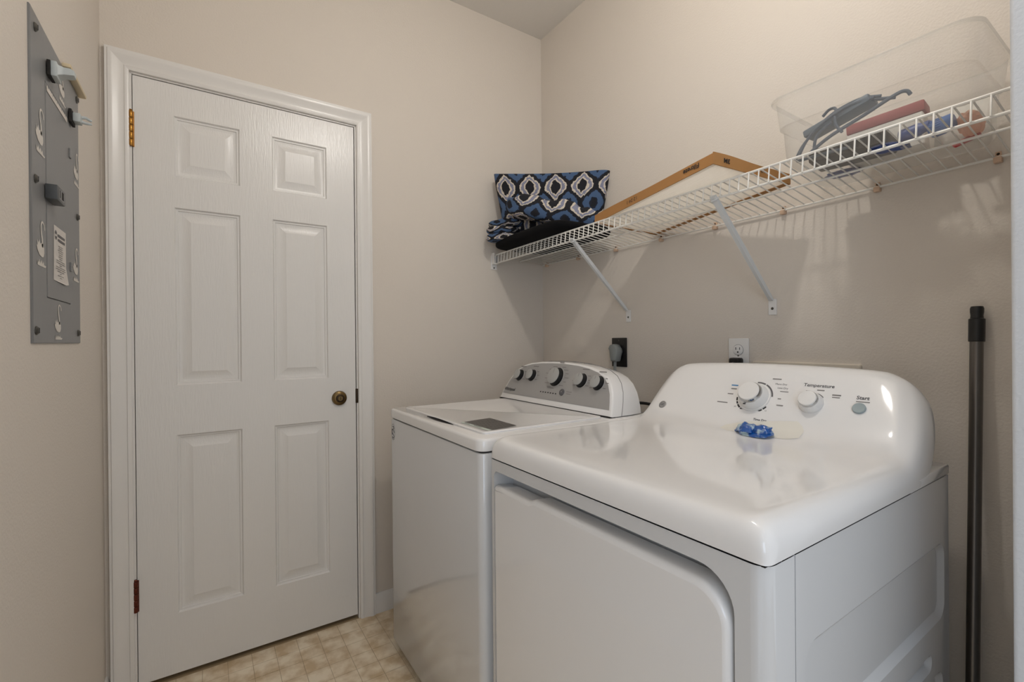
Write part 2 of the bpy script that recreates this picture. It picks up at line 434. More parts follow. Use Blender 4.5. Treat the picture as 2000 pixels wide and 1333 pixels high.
# end bracket on back wall
eb = MB().box((-.322, -.004, 1.503), (-.288, 0, 1.572), .001).box((-.318, -.026, 1.527), (-.292, -.003, 1.532)).box((-.318, -.026, 1.532), (-.3145, -.003, 1.582)).box((-.2955, -.026, 1.532), (-.292, -.003, 1.570)).build('end_bracket', 'plastic', sh, None)
for z in (1.511, 1.565): MB().lathe((-.305, -.004, z), (0, -1, 0), [(0, .0042), (.002, .0032)], 12).build('screw', 'steel', eb)
def brace(y, yt=None):
    zt = zf(y)-.043
    a = Vector((SX-.002, y, zt)); b = Vector((-.010, y, 1.272)); d = (b-a).normalized(); s = Vector((0, 1, 0)); n = d.cross(s)
    mb = MB()
    def sec(p, w, t, k): return [p+s*w+n*t, p-s*w+n*t, p-s*w*k-n*t, p+s*w*k-n*t]
    mb.loft([sec(a-d*.012, .009, .003, 1), sec(a+d*.02, .009, .005, .7), sec(a+(b-a)*.5, .0085, .006, .6), sec(b-d*.02, .007, .005, .7), sec(b, .007, .0025, 1)], True, True)
    br = mb.build('brace', 'brace', sh, 30)
    MB().tube([(SX+.002, y-.012, zt+.004), (SX-.006, y-.004, zt-.004), (SX-.007, y+.004, zt-.006), (SX+.002, y+.012, zt+.003)], .003).build('brace_hook', 'brace', br)
    MB().box((-.0035, y-.0125, 1.226), (0, y+.0125, 1.276), .001).build('foot_plate', 'plastic', br, None)
    MB().lathe((-.0035, y, 1.246), (-1, 0, 0), [(0, .0045), (.0022, .003)], 12).build('screw', 'steel', br)
brace(-.598); brace(-1.197)
for k, y in enumerate((-.045, -.29, -.535, -.775, -1.005, -1.235, -1.475, -1.70)):
    z = zb(y)
    c_ = MB().box((-.016, y-.007, z-.012), (0, y+.007, z+.001), .002).box((-.008, y-.005, z+.001), (0, y+.005, z+.014), .0015).build('wall_clip', 'clip', sh, 30)
    MB().lathe((-.008, y, z+.008), (-1, 0, 0), [(0, .003), (.0015, .002)], 10).build('screw', 'bronze', c_)

# ------------------------------------------------------------------ washer
wa = thing('washing_machine', 'white top load washing machine in the corner with a silver arched control panel', 'washing machine', (-.57, -.59, 0))
WXF, WXB, WYL, WYR = -.917, -.235, -.240, -.937
cab = MB(); pr_ = rrect(WXF, WXB, WYR, WYL, .022, 6)
cab.loft([[(x, y, z) for x, y in pts] for z, pts in ((.028, inset(pr_, .004)), (.034, pr_), (.857, pr_), (.861, inset(pr_, .002)), (.862, inset(pr_, .006)))], True, True)
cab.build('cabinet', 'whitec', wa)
MB().loft([[(x, y, z) for x, y in inset(pr_, .007)] for z in (.8615, .867)]).build('seam', 'gap', wa)
for sx in (-.88, -.28):
    for sy in (-.28, -.90): MB().lathe((sx, sy, 0), (0, 0, 1), [(0, .02), (.008, .02), (.01, .01), (.03, .01)], 16).build('foot', 'black', wa)
tp = MB(); tc_ = rrect(WXF-.003, WXB, WYR, WYL+.002, .030, 6)
tp.loft([[(x, y, z) for x, y in pts] for z, pts in ((.866, inset(tc_, .003)), (.868, tc_), (.892, tc_), (.897, inset(tc_, .0018)), (.9, inset(tc_, .007)))], True, True)
tp.build('top_cover', 'white', wa, 50)
ld = MB(); lo = rrect(-.880, -.440, -.888, -.300, .016, 5)
ld.loft([[(x, y, z) for x, y in pts] for z, pts in ((.8995, lo), (.9045, lo), (.9065, inset(lo, .002)), (.9070, inset(lo, .006)), (.9055, inset(lo, .018)))], False, True)
lid = ld.build('lid', 'white', wa, 12)
MB().poly([(-.8805-.010*math.sin(PI*k/14)-.0005, -.510-.198*k/14, .9008) for k in range(15)] + [(-.8803, -.708, .9008), (-.8803, -.510, .9008)]).build('painted_notch_shade', 'gap', wa, None)  # flat dark crescent on the cover, painted-in shade of the handle notch
MB().poly([(-.8807, -.51-.198*k/14, .9015+.0035*math.sin(PI*k/14)) for k in range(15)] + [(-.8807, -.708, .8998), (-.8807, -.51, .8998)]).build('painted_lid_edge_shade', 'gap', wa, None)  # flat dark sliver on the lid front, shade under the grip painted in
# sticker on lid
z_ = .9058
st_ = MB().poly([(-.842, -.708, z_), (-.838, -.868, z_), (-.748, -.852, z_), (-.745, -.692, z_)]).build('care_label', 'labeldk', lid, None)
MB().poly([(-.858, -.708, z_), (-.854, -.870, z_), (-.8425, -.868, z_), (-.8465, -.708, z_)]).build('label_strip', 'labelgr', st_, None)
it = []
for k in range(8):
    x = -.832+k*.0108
    for q in range(5):
        w = .012+.012*random.random()
        it.append(((x, -.722-.029*q-w/2+.004, z_), w, .0022))
dashes(it, (0, -1, 0), (1, 0, 0)).build('label_print', 'inkl', st_, None)
dashes([((-.851, -.74, z_), .03, .003), ((-.849, -.80, z_), .045, .003)], (0, -1, 0), (1, 0, 0)).build('label_print', 'ink', st_, None)
# front emblem
em = MB(); c_ = (WXF, -.2765, .8145)
ring(em, c_, (0, -1, 0), (0, 0, 1), .0285, .0305, 0, 360, 36, sx=.62)
for (a, b, c, d) in (((-.008, .018), (.002, .022), (.008, .014), (-.004, .010)), ((-.010, .004), (-.002, .010), (.006, .004), (.010, -.002)), ((-.011, -.004), (-.002, -.008), (.004, -.012), (.010, -.016)), ((-.006, -.018), (-.002, -.024), (.004, -.022), (.007, -.018)), ((-.012, .010), (-.012, .000), (-.011, -.006), (-.009, -.012))):
    em.tube([(WXF-.0003, -.2765-q[0], .8145+q[1]) for q in (a, b, c, d)], .0013, 4)
em.build('front_emblem', 'ink', wa, None)
# console
def wx(z): return -.422+(z-.903)*.45
arch = [(-.232, .903), (-.236, .925), (-.245, .948), (-.258, .980), (-.276, 1.008), (-.300, 1.029), (-.335, 1.046), (-.385, 1.057), (-.45, 1.0635), (-.52, 1.066), (-.60, 1.066), (-.68, 1.062), (-.745, 1.054), (-.795, 1.043), (-.835, 1.026), (-.862, 1.004), (-.882, .975), (-.893, .948), (-.900, .925), (-.905, .903)]
def ctr(pts, k, dz=0): return [(-.5685+(y+.5685)*k, .903+(z-.903)*k+dz) for y, z in pts]
def fr(pts, dx=0): return [(wx(z)+dx, y, z) for y, z in pts]
co = MB()
ai = ctr(arch, .975, .002)
back = [(-.275+(z-.903)*.10, y, .903+(z-.903)*.955) for y, z in ctr(arch, .985)]
mid = [(wx(z)+.045, y, z) for y, z in ctr(arch, 1.004)]
a3 = [(a*.55+b*.45, c, d*.6+e*.4) for (a, c, d), (b, _, e) in zip(mid, back)]
co.loft([fr(ai), fr(ctr(arch, .992, .001), .002), fr(arch, .007), mid, a3, back], True, True)
con = co.build('console', 'white', wa, 40)
MB().tube([(wx(z)+.047, y-(.0004 if y < -.57 else -.0004), z+.0008) for y, z in ctr(arch, 1.0035)], .0009, 4).build('console_seam', 'inkl', con)
MB().box((-.4245, -.903, .9002), (-.40, -.236, .9032)).build('console_gap', 'gap', wa, None)
sil = inset([p for p in ctr(arch, .965, .0) if True], .0)
sil = [(y, max(z, .924)) for y, z in sil]
sil[0] = (sil[0][0]-.004, .924); sil[-1] = (sil[-1][0]+.004, .924)
sil = [q for i, q in enumerate(sil) if i == 0 or i == len(sil)-1 or q[1] > .9245]
fp = MB().poly(fr(sil, -.0012)).build('control_panel', 'silver', con, None)
nrm = Vector((-1, 0, .45)).normalized(); wup = Vector((.45, 0, 1)).normalized(); wr = Vector((0, -1, 0))
def wpt(y, z): return Vector((wx(z)-.0014, y, z))
def wknob(y, z, r):
    b = MB().lathe(wpt(y, z), nrm, [(0, r*1.14), (.0015, r*1.12), (.0016, r), (.016, r*.96), (.0185, r*.93)], 36).build('control_knob', 'black', wa)
    MB().lathe(wpt(y, z)+nrm*.0182, nrm, [(0, r*.95), (.0022, r*.93), (.0030, r*.87)], 36).build('knob_cap', 'knobgrey', b)
    MB().lathe(wpt(y, z)+nrm*.0003, nrm, [(0, r*1.2), (.0012, r*1.16)], 36, sx=1).build('knob_bezel', 'silver', b)
    dashes([(wpt(y, z)+nrm*.0214+wup*r*.55, .0015, r*.5)], wr, wup).build('knob_pointer', 'inkl', b, None)
ks = [(-.332, 1.003, .0225), (-.418, 1.007, .0225), (-.574, 1.010, .034), (-.718, 1.006, .0245), (-.805, 1.003, .0235)]
for k in ks: wknob(*k)
MB().lathe(wpt(-.634, .958), nrm, [(0, .0125), (.003, .0125), (.004, .0105)], 28).build('start_button', 'ink', wa)
MB().box(wpt(-.634, .958)+nrm*.0042-Vector((.0004, .002, .004)), wpt(-.634, .958)+nrm*.0042+Vector((.0004, .002, .004))).build('button_symbol', 'silver', wa, None)
dashes([(wpt(-.508-.0155*k, .950), .0075, .0042) for k in range(7)], wr, wup).build('status_lights', 'black', fp, None)
text('Whirlpool', .0195, wpt(-.292, .9425), wr, wup, 'inkd', con, bold=.0003)
rg = MB(); ring(rg, wpt(-.292, .9425), wr, wup, .0095, .0102, 195, 345, 24, sx=3.4); rg.build('logo_swoosh', 'inkl', con, None)
it = []
for i, (y, z, r) in enumerate(ks):
    big = r > .03
    it.append((wpt(y-.006, z+r*1.62), .036 if not big else .026, .0035))
    for a in ([35, 5, -30, 150, 185, 215] if not big else [60, 40, 20, 0, -20, -42, 120, 142, 165, 190, 215, 240]):
        c = math.cos(math.radians(a)); s_ = math.sin(math.radians(a))
        w = .016 if not big else .026
        it.append((wpt(y - c*(r*1.38+w*.5*abs(c)), z + s_*r*1.42*.9), w*(.6+.5*random.random()), .0022))
it += [(wpt(-.672, .962), .03, .0022), (wpt(-.672, .955), .024, .0022), (wpt(-.56, .968), .04, .002)]
dashes(it, wr, wup).build('printed_marks', 'inkl', fp, None)

# ------------------------------------------------------------------ dryer
dr = thing('clothes_dryer', 'white clothes dryer with curved top, chrome ringed dials and large square front door', 'dryer', (-.55, -1.306, 0))
XF, XB, YL, YR = -.902, -.180, -.963, -1.650
# front panel with the door recess
hole = rrect(-1.606, -.977, .17, .829, .014, 6)
h2 = []
for cu, cv, a0, r in ((-.977-.014, .829-.014, 0, .014), (-1.606+.055, .829-.055, 90, .055), (-1.606+.03, .17+.03, 180, .03), (-.977-.014, .17+.014, 270, .014)):
    for k in range(9):
        a = math.radians(a0+90*k/8); h2.append((cu+r*math.cos(a), cv+r*math.sin(a)))
hole = h2
fpn = MB()
outer = [(YL-.003, .856), (YR+.022, .856), (YR+.022, .04), (YL-.003, .04)]
fpn.poly([(XF, y, z) for y, z in outer], [[(XF, y, z) for y, z in hole]])
fpn.loft([[(XF, y, z) for y, z in hole], [(XF+.002, y, z) for y, z in inset(hole, -.0005)], [(-.846, y, z) for y, z in inset(hole, .004)]])
edge = []
for k in range(9):
    a = PI/2*k/8; edge.append((XF+.022-.022*math.cos(a), YR+.022-.022*math.sin(a)))
edge += [(-.8305, YR)]
fpn.loft([[(x, y, .04) for x, y in edge], [(x, y, .856) for x, y in edge]], closed=False)
fpn.loft([[(XF, YL-.003, z) for z in (.04, .856)], [(XF+.004, YL, z) for z in (.04, .856)], [(-.83, YL, z) for z in (.04, .856)]], closed=False)
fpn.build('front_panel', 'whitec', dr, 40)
MB().box((-.847, YR+.01, .06), (-.843, YL-.01, .852)).build('door_recess', 'whitec', dr, None)
# door with its stepped grip edge
do = [(-.979, .19), (-.979, .788), (-.984, .7935), (-1.03, .7965), (-1.128, .7965), (-1.138, .801), (-1.150, .8045), (-1.40, .8045), (-1.546, .8045)]
for k in range(1, 9):
    a = PI/2*k/8; do.append((-1.546-.055*math.sin(a), .8045-.055*(1-math.cos(a))))
do += [(-1.601, .5), (-1.601, .21), (-1.595, .19)]
dd = MB()
dd.loft([[(x, y, z) for y, z in pts] for x, pts in ((-.860, inset(do, .003)), (-.895, do), (-.901, inset(do, .0015)), (-.905, inset(do, .005)), (-.9065, inset(do, .011)))], True, False)
dd.poly([(-.9065, y, z) for y, z in inset(do, .011)])
door2 = dd.build('door', 'white', dr, 50)
for za, zb2 in ((.628, .672), (.56, .60)): MB().box((-.900, -1.6085, za), (-.872, -1.6035, zb2), .001).build('door_hinge', 'black', dr, None)
# side panel with embossed recesses
sp = MB()
rects = [rrect(-.803, -.198, .563, .722, .034, 6), rrect(-.52, -.279, .478, .513, .016, 6), rrect(-.79, -.212, .09, .458, .03, 6)]
so = [(-.8280, .04), (XB+.012, .04), (XB+.012, .856), (-.8280, .856)]
sp.poly([(x, YR, z) for x, z in so], [[(x, YR, z) for x, z in r] for r in rects])
for r in rects:
    sp.loft([[(x, YR, z) for x, z in r], [(x, YR+.001, z) for x, z in inset(r, .002)], [(x, YR+.008, z) for x, z in inset(r, .011)], [(x, YR+.009, z) for x, z in inset(r, .014)]])
    sp.poly([(x, YR+.009, z) for x, z in inset(r, .014)])
sp.loft([[(x, YR, z) for z in (.04, .856)] if i == 0 else [(x, y, z) for z in (.04, .856)] for i, (x, y) in enumerate([(-.828, YR), (-.8285, YR+.004), (-.8275, YR+.01)])], closed=False)
sp.loft([[(x, y, z) for z in (.04, .856)] for x, y in ((XB+.012, YR), (XB+.004, YR+.004), (XB, YR+.012), (XB, YL))], closed=False)
sp.loft([[(x, YL, z) for z in (.04, .856)] for x in (XB, -.83)], closed=False)
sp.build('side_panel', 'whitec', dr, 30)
MB().box((-.84, YR+.010, .05), (-.19, YL-.004, .853)).build('inner_shell', 'gap', dr, None)
for sx in (-.86, -.24):
    for sy in (-1.0, -1.61): MB().lathe((sx, sy, 0), (0, 0, 1), [(0, .02), (.01, .02), (.012, .01), (.06, .01)], 16).build('foot', 'black', dr)
MB().box((XF+.004, YR+.004, .8555), (XB-.012, YL-.004, .8605)).build('lid_seam', 'gap', dr, None)
# top and console: one control cage, subdivided
Yc = -1.3065; hw = .3465
def deckrow(x, zt, zb_=.8605, ww=hw): return [(x, ww, zb_), (x, ww+.001, zb_+.022), (x, ww-.010, zt-.008), (x, ww-.027, zt), (x, ww-.075, zt-.004), (x, 0, zt-.004)]
rowsD = [
    [(XF-.002, hw-.006, .8605), (XF-.003, hw-.012, .8605), (XF-.004, hw-.022, .8605), (XF-.004, hw-.05, .8605), (XF-.004, hw-.1, .8605), (XF-.004, 0, .8605)],
    [(XF+.004, hw, .8605), (XF+.001, hw-.003, .882), (XF-.003, hw-.013, .886), (XF-.003, hw-.04, .886), (XF-.003, hw-.1, .886), (XF-.003, 0, .886)],
    [(XF+.02, hw, .8605), (XF+.014, hw, .884), (XF+.009, hw-.008, .903), (XF+.006, hw-.034, .907), (XF+.006, hw-.09, .907), (XF+.006, 0, .907)],
    deckrow(XF+.027, .9135), deckrow(XF+.048, .9142), deckrow(XF+.10, .9135), deckrow(-.70, .912), deckrow(-.52, .911), deckrow(-.43, .912),
    [(-.375, hw, .8605), (-.375, hw+.001, .885), (-.375, hw-.010, .906), (-.375, hw-.037, .916), (-.375, .25, .919), (-.375, 0, .919)],
    [(-.322, hw, .8605), (-.326, hw, .893), (-.334, hw-.010, .928), (-.340, hw-.042, .940), (-.340, .25, .944), (-.340, 0, .944)],
    [(-.276, hw-.002, .885), (-.284, hw-.002, .928), (-.299, hw-.012, .967), (-.308, hw-.045, .984), (-.308, .25, .990), (-.308, 0, .990)],
    [(-.238, hw-.005, .940), (-.248, hw-.006, .975), (-.264, hw-.022, 1.010), (-.275, hw-.055, 1.027), (-.2755, .235, 1.036), (-.2755, 0, 1.037)],
    [(-.218, hw-.012, .985), (-.226, hw-.018, 1.012), (-.240, hw-.038, 1.044), (-.251, hw-.066, 1.058), (-.252, .245, 1.068), (-.252, 0, 1.072)],
    [(-.208, hw-.022, 1.010), (-.212, hw-.032, 1.032), (-.224, hw-.048, 1.056), (-.234, hw-.074, 1.068), (-.236, .245, 1.078), (-.237, 0, 1.085)],
    [(-.203, hw-.026, 1.015), (-.205, hw-.038, 1.036), (-.209, hw-.062, 1.058), (-.212, hw-.076, 1.069), (-.213, .245, 1.079), (-.213, 0, 1.087)],
    [(-.200, hw-.030, 1.015), (-.200, hw-.042, 1.034), (-.200, hw-.066, 1.052), (-.200, hw-.08, 1.062), (-.200, .24, 1.072), (-.200, 0, 1.079)],
]
lv, lfc = [], []
def lp3(a, b, t): return tuple(a[k]+(b[k]-a[k])*t for k in range(3))
for r in rowsD:
    r = [r[0], r[1], r[2], lp3(r[3], r[2], .38), r[3], lp3(r[3], r[4], .35), r[4], r[5]]
    full = [(x, Yc+w, z) for x, w, z in r] + [(x, Yc-w, z) for x, w, z in reversed(r[:-1])]
    lv.append(full)
tb = MB().loft(lv, closed=False)
top = tb.build('top_and_console', 'white', dr, None)
top.data.polygons.foreach_set('use_smooth', [True]*len(top.data.polygons))
ss = top.modifiers.new('subdivision', 'SUBSURF'); ss.levels = 3; ss.render_levels = 3
for ya, yb in ((YR-.001, YR+.045), (YL-.045, YL+.001)):
    MB().box((-.400, ya-.002, .8575), (-.172, yb, .880), .004).build('rear_lid_strip', 'white', dr, 30)
MB().loft([[(-.262 if k == 0 else -.186, y, z) for y, z in [(-1.628, .862), (-1.628, .90), (-1.612, .96), (-1.56, 1.0), (-1.05, 1.0), (-1.0, .96), (-.985, .90), (-.985, .862)]] for k in (0, 1)], True, True).build('rear_housing', 'whitec', dr, 30)
dn = Vector((-1, 0, .69)).normalized(); dup = Vector((.69, 0, 1)).normalized(); dri = Vector((0, -1, 0))
from mathutils.bvhtree import BVHTree
bpy.context.view_layer.update()
_bvh = BVHTree.FromObject(top, bpy.context.evaluated_depsgraph_get())
def on_top(p, d):
    h = _bvh.ray_cast(Vector(p)-d*.2-dr.location, d)
    return h[0]+dr.location if h[0] else Vector(p)
def dpt(y, z): return on_top(Vector((-.3008+(z-1.0)*.69, y, z)), -dn)
def dial(y, z, R0, depth, rc_, name):
    o = MB().lathe(dpt(y, z), dn, [(-.001, R0), (.004, R0), (.007, R0*.985), (depth*.55, R0*.86), (depth*.72, R0*.80)], 40).build(name, 'plastic', dr)
    MB().lathe(dpt(y, z), dn, [(depth*.70, R0*.81), (depth*.80, R0*.80), (depth*.93, R0*.74), (depth*.965, rc_*1.02)], 40).build('chrome_ring', 'chrome', o)
    MB().lathe(dpt(y, z), dn, [(depth*.93, rc_*1.02), (depth, rc_), (depth+.0015, rc_*.96), (depth+.002, rc_*.8)], 40).build('dial_cap', 'plastic', o)
    return o
TY, TZ = -1.303, .998
tk = dial(TY, TZ, .0375, .034, .0265, 'timer_dial')
rb = MB().lathe(dpt(TY, TZ), dn, [(.0, .0415), (.003, .0412), (.0035, .038)], 40).build('dial_base', 'plastic', tk)
dashes([(dpt(TY+.006, TZ)+dn*.022-dup*.0325, .007, .004)], dri, (dup-dn*.3)).build('dial_pointer', 'inkd', tk, None)
rm = MB()
for a0, a1 in ((186, 199), (202, 212), (215, 230), (233, 247), (250, 262), (265, 278), (281, 296), (299, 312), (315, 328), (128, 165), (168, 176)): ring(rm, dpt(TY, TZ), dri, dup, .0425, .0465, a0, a1, 8)
rm.build('dial_scale', 'inkd', dr, None)
rm = MB()
for a0, a1 in ((8, 62), (66, 95)): ring(rm, dpt(TY, TZ), dri, dup, .0425, .0465, a0, a1, 12)
rm.build('dial_scale', 'ink', dr, None)
tk2 = dial(-1.440, .997, .0265, .026, .0195, 'temperature_dial')
rm = MB(); ring(rm, dpt(-1.440, .997), dri, dup, .0275, .0290, 40, 150, 20); rm.build('dial_scale', 'ink', dr, None)
MB().lathe(dpt(-1.537, .996), dn, [(0, .0128), (.004, .0128), (.0052, .0115), (.0048, .009)], 32).build('start_button', 'button', dr)
text('Temperature', .0125, dpt(-1.445, 1.0375), dri, dup, 'ink', dr, bold=.0002)
text('Start', .0125, dpt(-1.5385, 1.0185), dri, dup, 'ink', dr, bold=.0003)
text('Time Dry', .0085, dpt(-1.338, .9455), dri, dup, 'ink', dr, bold=.0002)
text('More Dry', .0072, dpt(-1.359, 1.0345), dri, dup, 'ink', dr)
text('Less Dry', .0072, dpt(-1.366, 1.0255), dri, dup, 'ink', dr)
for (a, t_) in ((218, '60'), (238, '50'), (256, '40'), (272, '30'), (292, '20'), (318, '10')):
    c = math.cos(math.radians(a)); s_ = math.sin(math.radians(a))
    text(t_, .0055, dpt(TY, TZ)+dri*.053*c+dup*.053*s_, dri, dup, 'ink', dr)
dashes([(dpt(-1.240, 1.0235), .019, .0036)], dri, dup).build('printed_marks', 'inkb', dr, None)
dashes([(dpt(-1.241, 1.0145), .016, .0032), (dpt(-1.236, 1.001), .016, .003), (dpt(-1.222, .978), .030, .003), (dpt(-1.372, 1.0175), .02, .0022), (dpt(-1.345, 1.0465), .022, .003), (dpt(-1.366, 1.0), .008, .003), (dpt(-1.372, .985), .016, .003), (dpt(-1.425, 1.0235), .010, .003), (dpt(-1.452, 1.0275), .016, .0028), (dpt(-1.487, 1.0195), .018, .0034), (dpt(-1.487, 1.0145), .016, .0024), (dpt(-1.540, 1.0105), .026, .0022)], dri, dup).build('printed_marks', 'inkl', dr, None)
bd = MB(); bc = dpt(-1.0375, .9515); bn = Vector((-1, .02, .72)).normalized()
bd.lathe(bc+bn*.0005, bn, [(-.004, .0125), (.0012, .0125), (.0022, .011)], 32)
bdg = bd.build('round_badge', 'silver', dr)
bu = Vector((.69, 0, 1)); rg = MB(); brt = bu.cross(bn).normalized()
ring(rg, bc+bn*.0024, brt, bu, .0092, .0105, 0, 360, 28); rg.build('badge_ring', 'ink', bdg, None)
text('GE', .0115, bc+bn*.0026, brt, bu, 'ink', bdg, bold=.0002)
# dried spill and detergent pod
rsd = MB(); pts = []
random.seed(4)
base = [(-.382, -1.255), (-.366, -1.262), (-.350, -1.30), (-.342, -1.35), (-.336, -1.40), (-.334, -1.425), (-.342, -1.438), (-.352, -1.446), (-.372, -1.444), (-.384, -1.425), (-.388, -1.40), (-.380, -1.36), (-.384, -1.32), (-.390, -1.28)]
_r = [on_top((x, y, .92), Vector((0, 0, -1)))+Vector((0, 0, .0006)) for x, y in base]
_c = on_top((-.364, -1.36, .92), Vector((0, 0, -1)))+Vector((0, 0, .0011))
rings_ = [_r] + [[on_top(tuple(_c.lerp(q, k)), Vector((0, 0, -1)))+Vector((0, 0, .0010)) for q in _r] for k in (.8, .55, .25)]
rsd.loft(rings_, False, True).build('dried_residue', 'residue', dr, 60)
pod_c = on_top((-.383, -1.344, .92), Vector((0, 0, -1)))
def shell(c, rx, ry, rz, seed, amp, mtx, n1=14, n2=28, ex=1.0):
    mb = MB(); loops = []
    for i in range(1, n1):
        th = -PI/2+PI*i/n1; lp = []
        for k in range(n2):
            ph = 2*PI*k/n2
            v = Vector((math.cos(th)*math.cos(ph), math.cos(th)*math.sin(ph), math.sin(th)))
            q = 1+amp*noise.noise(v*2.3+Vector((seed, 0, 0)))
            lp.append(c + mtx @ Vector((math.copysign(abs(v.x)**ex, v.x)*rx*q, math.copysign(abs(v.y)**ex, v.y)*ry*q, math.copysign(abs(v.z)**ex, v.z)*rz*q)))
        loops.append(lp)
    return mb.loft(loops, True, True)
rotp = Matrix.Rotation(math.radians(-12), 3, 'Z') @ Matrix.Rotation(math.radians(-18), 3, 'Y')
pm = thing('detergent_pod', 'squashed blue and white laundry detergent pod stuck on the dryer top', 'detergent pod', (-.383, -1.346, .918))
shell(Vector((-.385, -1.329, pod_c.z+.009)), .019, .026, .014, 1, .35, rotp).build('liquid_pouch', 'pod', pm, 60)
shell(Vector((-.381, -1.365, pod_c.z+.009)), .018, .025, .013, 5, .35, rotp).build('liquid_pouch', 'pod', pm, 60)
shell(Vector((-.383, -1.346, pod_c.z+.004)), .023, .050, .004, 9, .2, rotp).build('film_skirt', 'pod', pm, 60)

# ------------------------------------------------------------------ things on the wall behind the machines
o4 = thing('dryer_outlet', 'black square power outlet high behind the washing machine', 'outlet', (-.002, -.546, 1.097))
MB().box((-.006, -.588, 1.034), (0, -.504, 1.159), .002).build('cover_plate', 'black', o4, 30)
MB().lathe((-.006, -.546, 1.104), (-1, 0, 0), [(0, .027), (.004, .027), (.005, .025)], 30).build('receptacle', 'black', o4)
MB().lathe((-.006, -.546, 1.148), (-1, 0, 0), [(0, .0032), (.001, .0026)], 10).build('screw', 'steel', o4)
pg = thing('dryer_plug', 'grey angled plug with its cord hanging from the black outlet', 'plug', (-.03, -.55, 1.09))
pb = MB()
pl_ = [(-.024, .012), (-.030, .024), (-.024, .036), (-.006, .040), (.010, .036), (.020, .022), (.021, .004), (.014, -.026), (.010, -.034), (-.016, -.034), (-.020, -.02)]
pb.loft([[(x, -.550-u*k, 1.092+v*k) for u, v in pl_] for x, k in ((-.012, .9), (-.016, 1), (-.040, 1), (-.046, .9), (-.048, .75))], True, True)
pb.build('plug_body', 'plug', pg, 40)
MB().lathe((-.011, -.552, 1.10), (-1, 0, 0), [(0, .018), (.012, .022)], 20).build('plug_neck', 'plug', pg)
pc = MB()
for dy in (-.0045, 0, .0045): pc.tube(smooth_path([(-.031, -.547+dy, 1.06), (-.031, -.546+dy, 1.02), (-.030, -.55+dy, .96), (-.04, -.58+dy, .88), (-.09, -.70+dy, .80), (-.12, -.85, .70)]), .0032, 6)
pc.build('flat_cord', 'plug', pg)
ow = thing('wall_outlet', 'white duplex outlet above the dryer console', 'outlet', (-.002, -1.085, 1.095))
MB().box((-.006, -1.1205, 1.037), (0, -1.0495, 1.153), .003).build('cover_plate', 'plastic', ow, 30)
for zc in (1.1135, 1.0755):
    rr = [(y, max(-.0145, min(.0145, z))) for y, z in [(.0175*math.cos(2*PI*k/32), .0175*math.sin(2*PI*k/32)) for k in range(32)]]
    rp = MB().loft([[(x, -1.085+y*k, zc+z*k) for y, z in rr] for x, k in ((-.005, 1.0), (-.0082, 1.0), (-.0086, .95))], False, True).build('receptacle', 'white', ow, 30)
    if zc > 1.1:
        MB().box((-.0089, -1.0795, zc+.0005), (-.0084, -1.0770, zc+.009)).box((-.0089, -1.0925, zc+.0005), (-.0084, -1.0905, zc+.009)).build('slot', 'gap', rp, None)
        MB().lathe((-.0085, -1.085, zc-.007), (-1, 0, 0), [(0, .0028), (.0004, .0028)], 14).build('ground_hole', 'gap', rp)
        rg = MB(); ring(rg, (-.006, -1.085, zc), (0, -1, 0), (0, 0, 1), .0176, .0186, 0, 360, 36); rg.build('receptacle_outline', 'inkl', ow, None)
MB().lathe((-.006, -1.085, 1.0945), (-1, 0, 0), [(0, .0030), (.0012, .0024)], 12).build('screw', 'steel', ow)
wp = thing('power_plug', 'black plug pushed into the lower socket of the white outlet', 'plug', (-.02, -1.085, 1.075))
wq = rrect(-.021, .021, -.012, .0135, .007, 4)
MB().loft([[(x, -1.0845-u*k, 1.0745+v*k) for u, v in wq] for x, k in ((-.0087, .92), (-.012, 1), (-.028, .95), (-.034, .7))], True, True).build('plug_body', 'black', wp, 40)
MB().tube(smooth_path([(-.032, -1.085, 1.072), (-.050, -1.085, 1.06), (-.058, -1.085, 1.02), (-.07, -1.06, .95), (-.08, -1.02, .89), (-.10, -.97, .86), (-.13, -.955, .80)]), .004, 8).build('cord', 'black', wp)
ub = thing('laundry_valve_box', 'cream recessed valve box on the wall behind the dryer console', 'valve box', (-.005, -1.287, .98))
bf = MB(); bo = rrect(-1.436, -1.137, .86, 1.079, .006, 3); bi = rrect(-1.412, -1.161, .885, 1.055, .006, 3)
bf.loft([[(x, y, z) for y, z in pts] for x, pts in ((0, bo), (-.012, bo), (-.015, inset(bo, .003)), (-.015, inset(bi, -.003)), (-.010, bi), (-.001, bi))], False, True)
bf.build('box_frame', 'box', ub, 30)
hz = thing('black_hose', 'black hose looping behind the washer toward the dryer', 'hose')
hz.location = (-.06, -.72, .90)
MB().tube(smooth_path([(-.16, -.62, .845), (-.09, -.66, .893), (-.055, -.70, .898), (-.05, -.76, .897), (-.07, -.83, .893), (-.10, -.92, .87), (-.12, -.952, .82)]), .006, 8).build('hose_tube', 'black', hz)

# ------------------------------------------------------------------ pole in the corner
po = thing('extension_pole', 'grey metal extension pole with a black grip leaning on the wall beside the dryer', 'pole', (-.12, -1.671, 0))
A = Vector((-.120, -1.671, .004)); B = Vector((-.022, -1.667, 1.222)); ax = (B-A).normalized(); Lp = (B-A).length
MB().lathe(A, ax, [(.01, .0118), (Lp-.07, .0118)], 24).build('tube', 'pole', po)
MB().lathe(A, ax, [(0, .013), (.002, .0145), (.03, .0145), (.032, .0125)], 24).build('end_cap', 'black', po)
MB().lathe(A, ax, [(Lp-.082, .0125), (Lp-.081, .0142), (Lp-.030, .0142), (Lp-.028, .0115), (Lp-.022, .0108), (Lp-.014, .0118), (Lp-.006, .0120), (Lp-.001, .0105)], 28).build('grip', 'black', po)

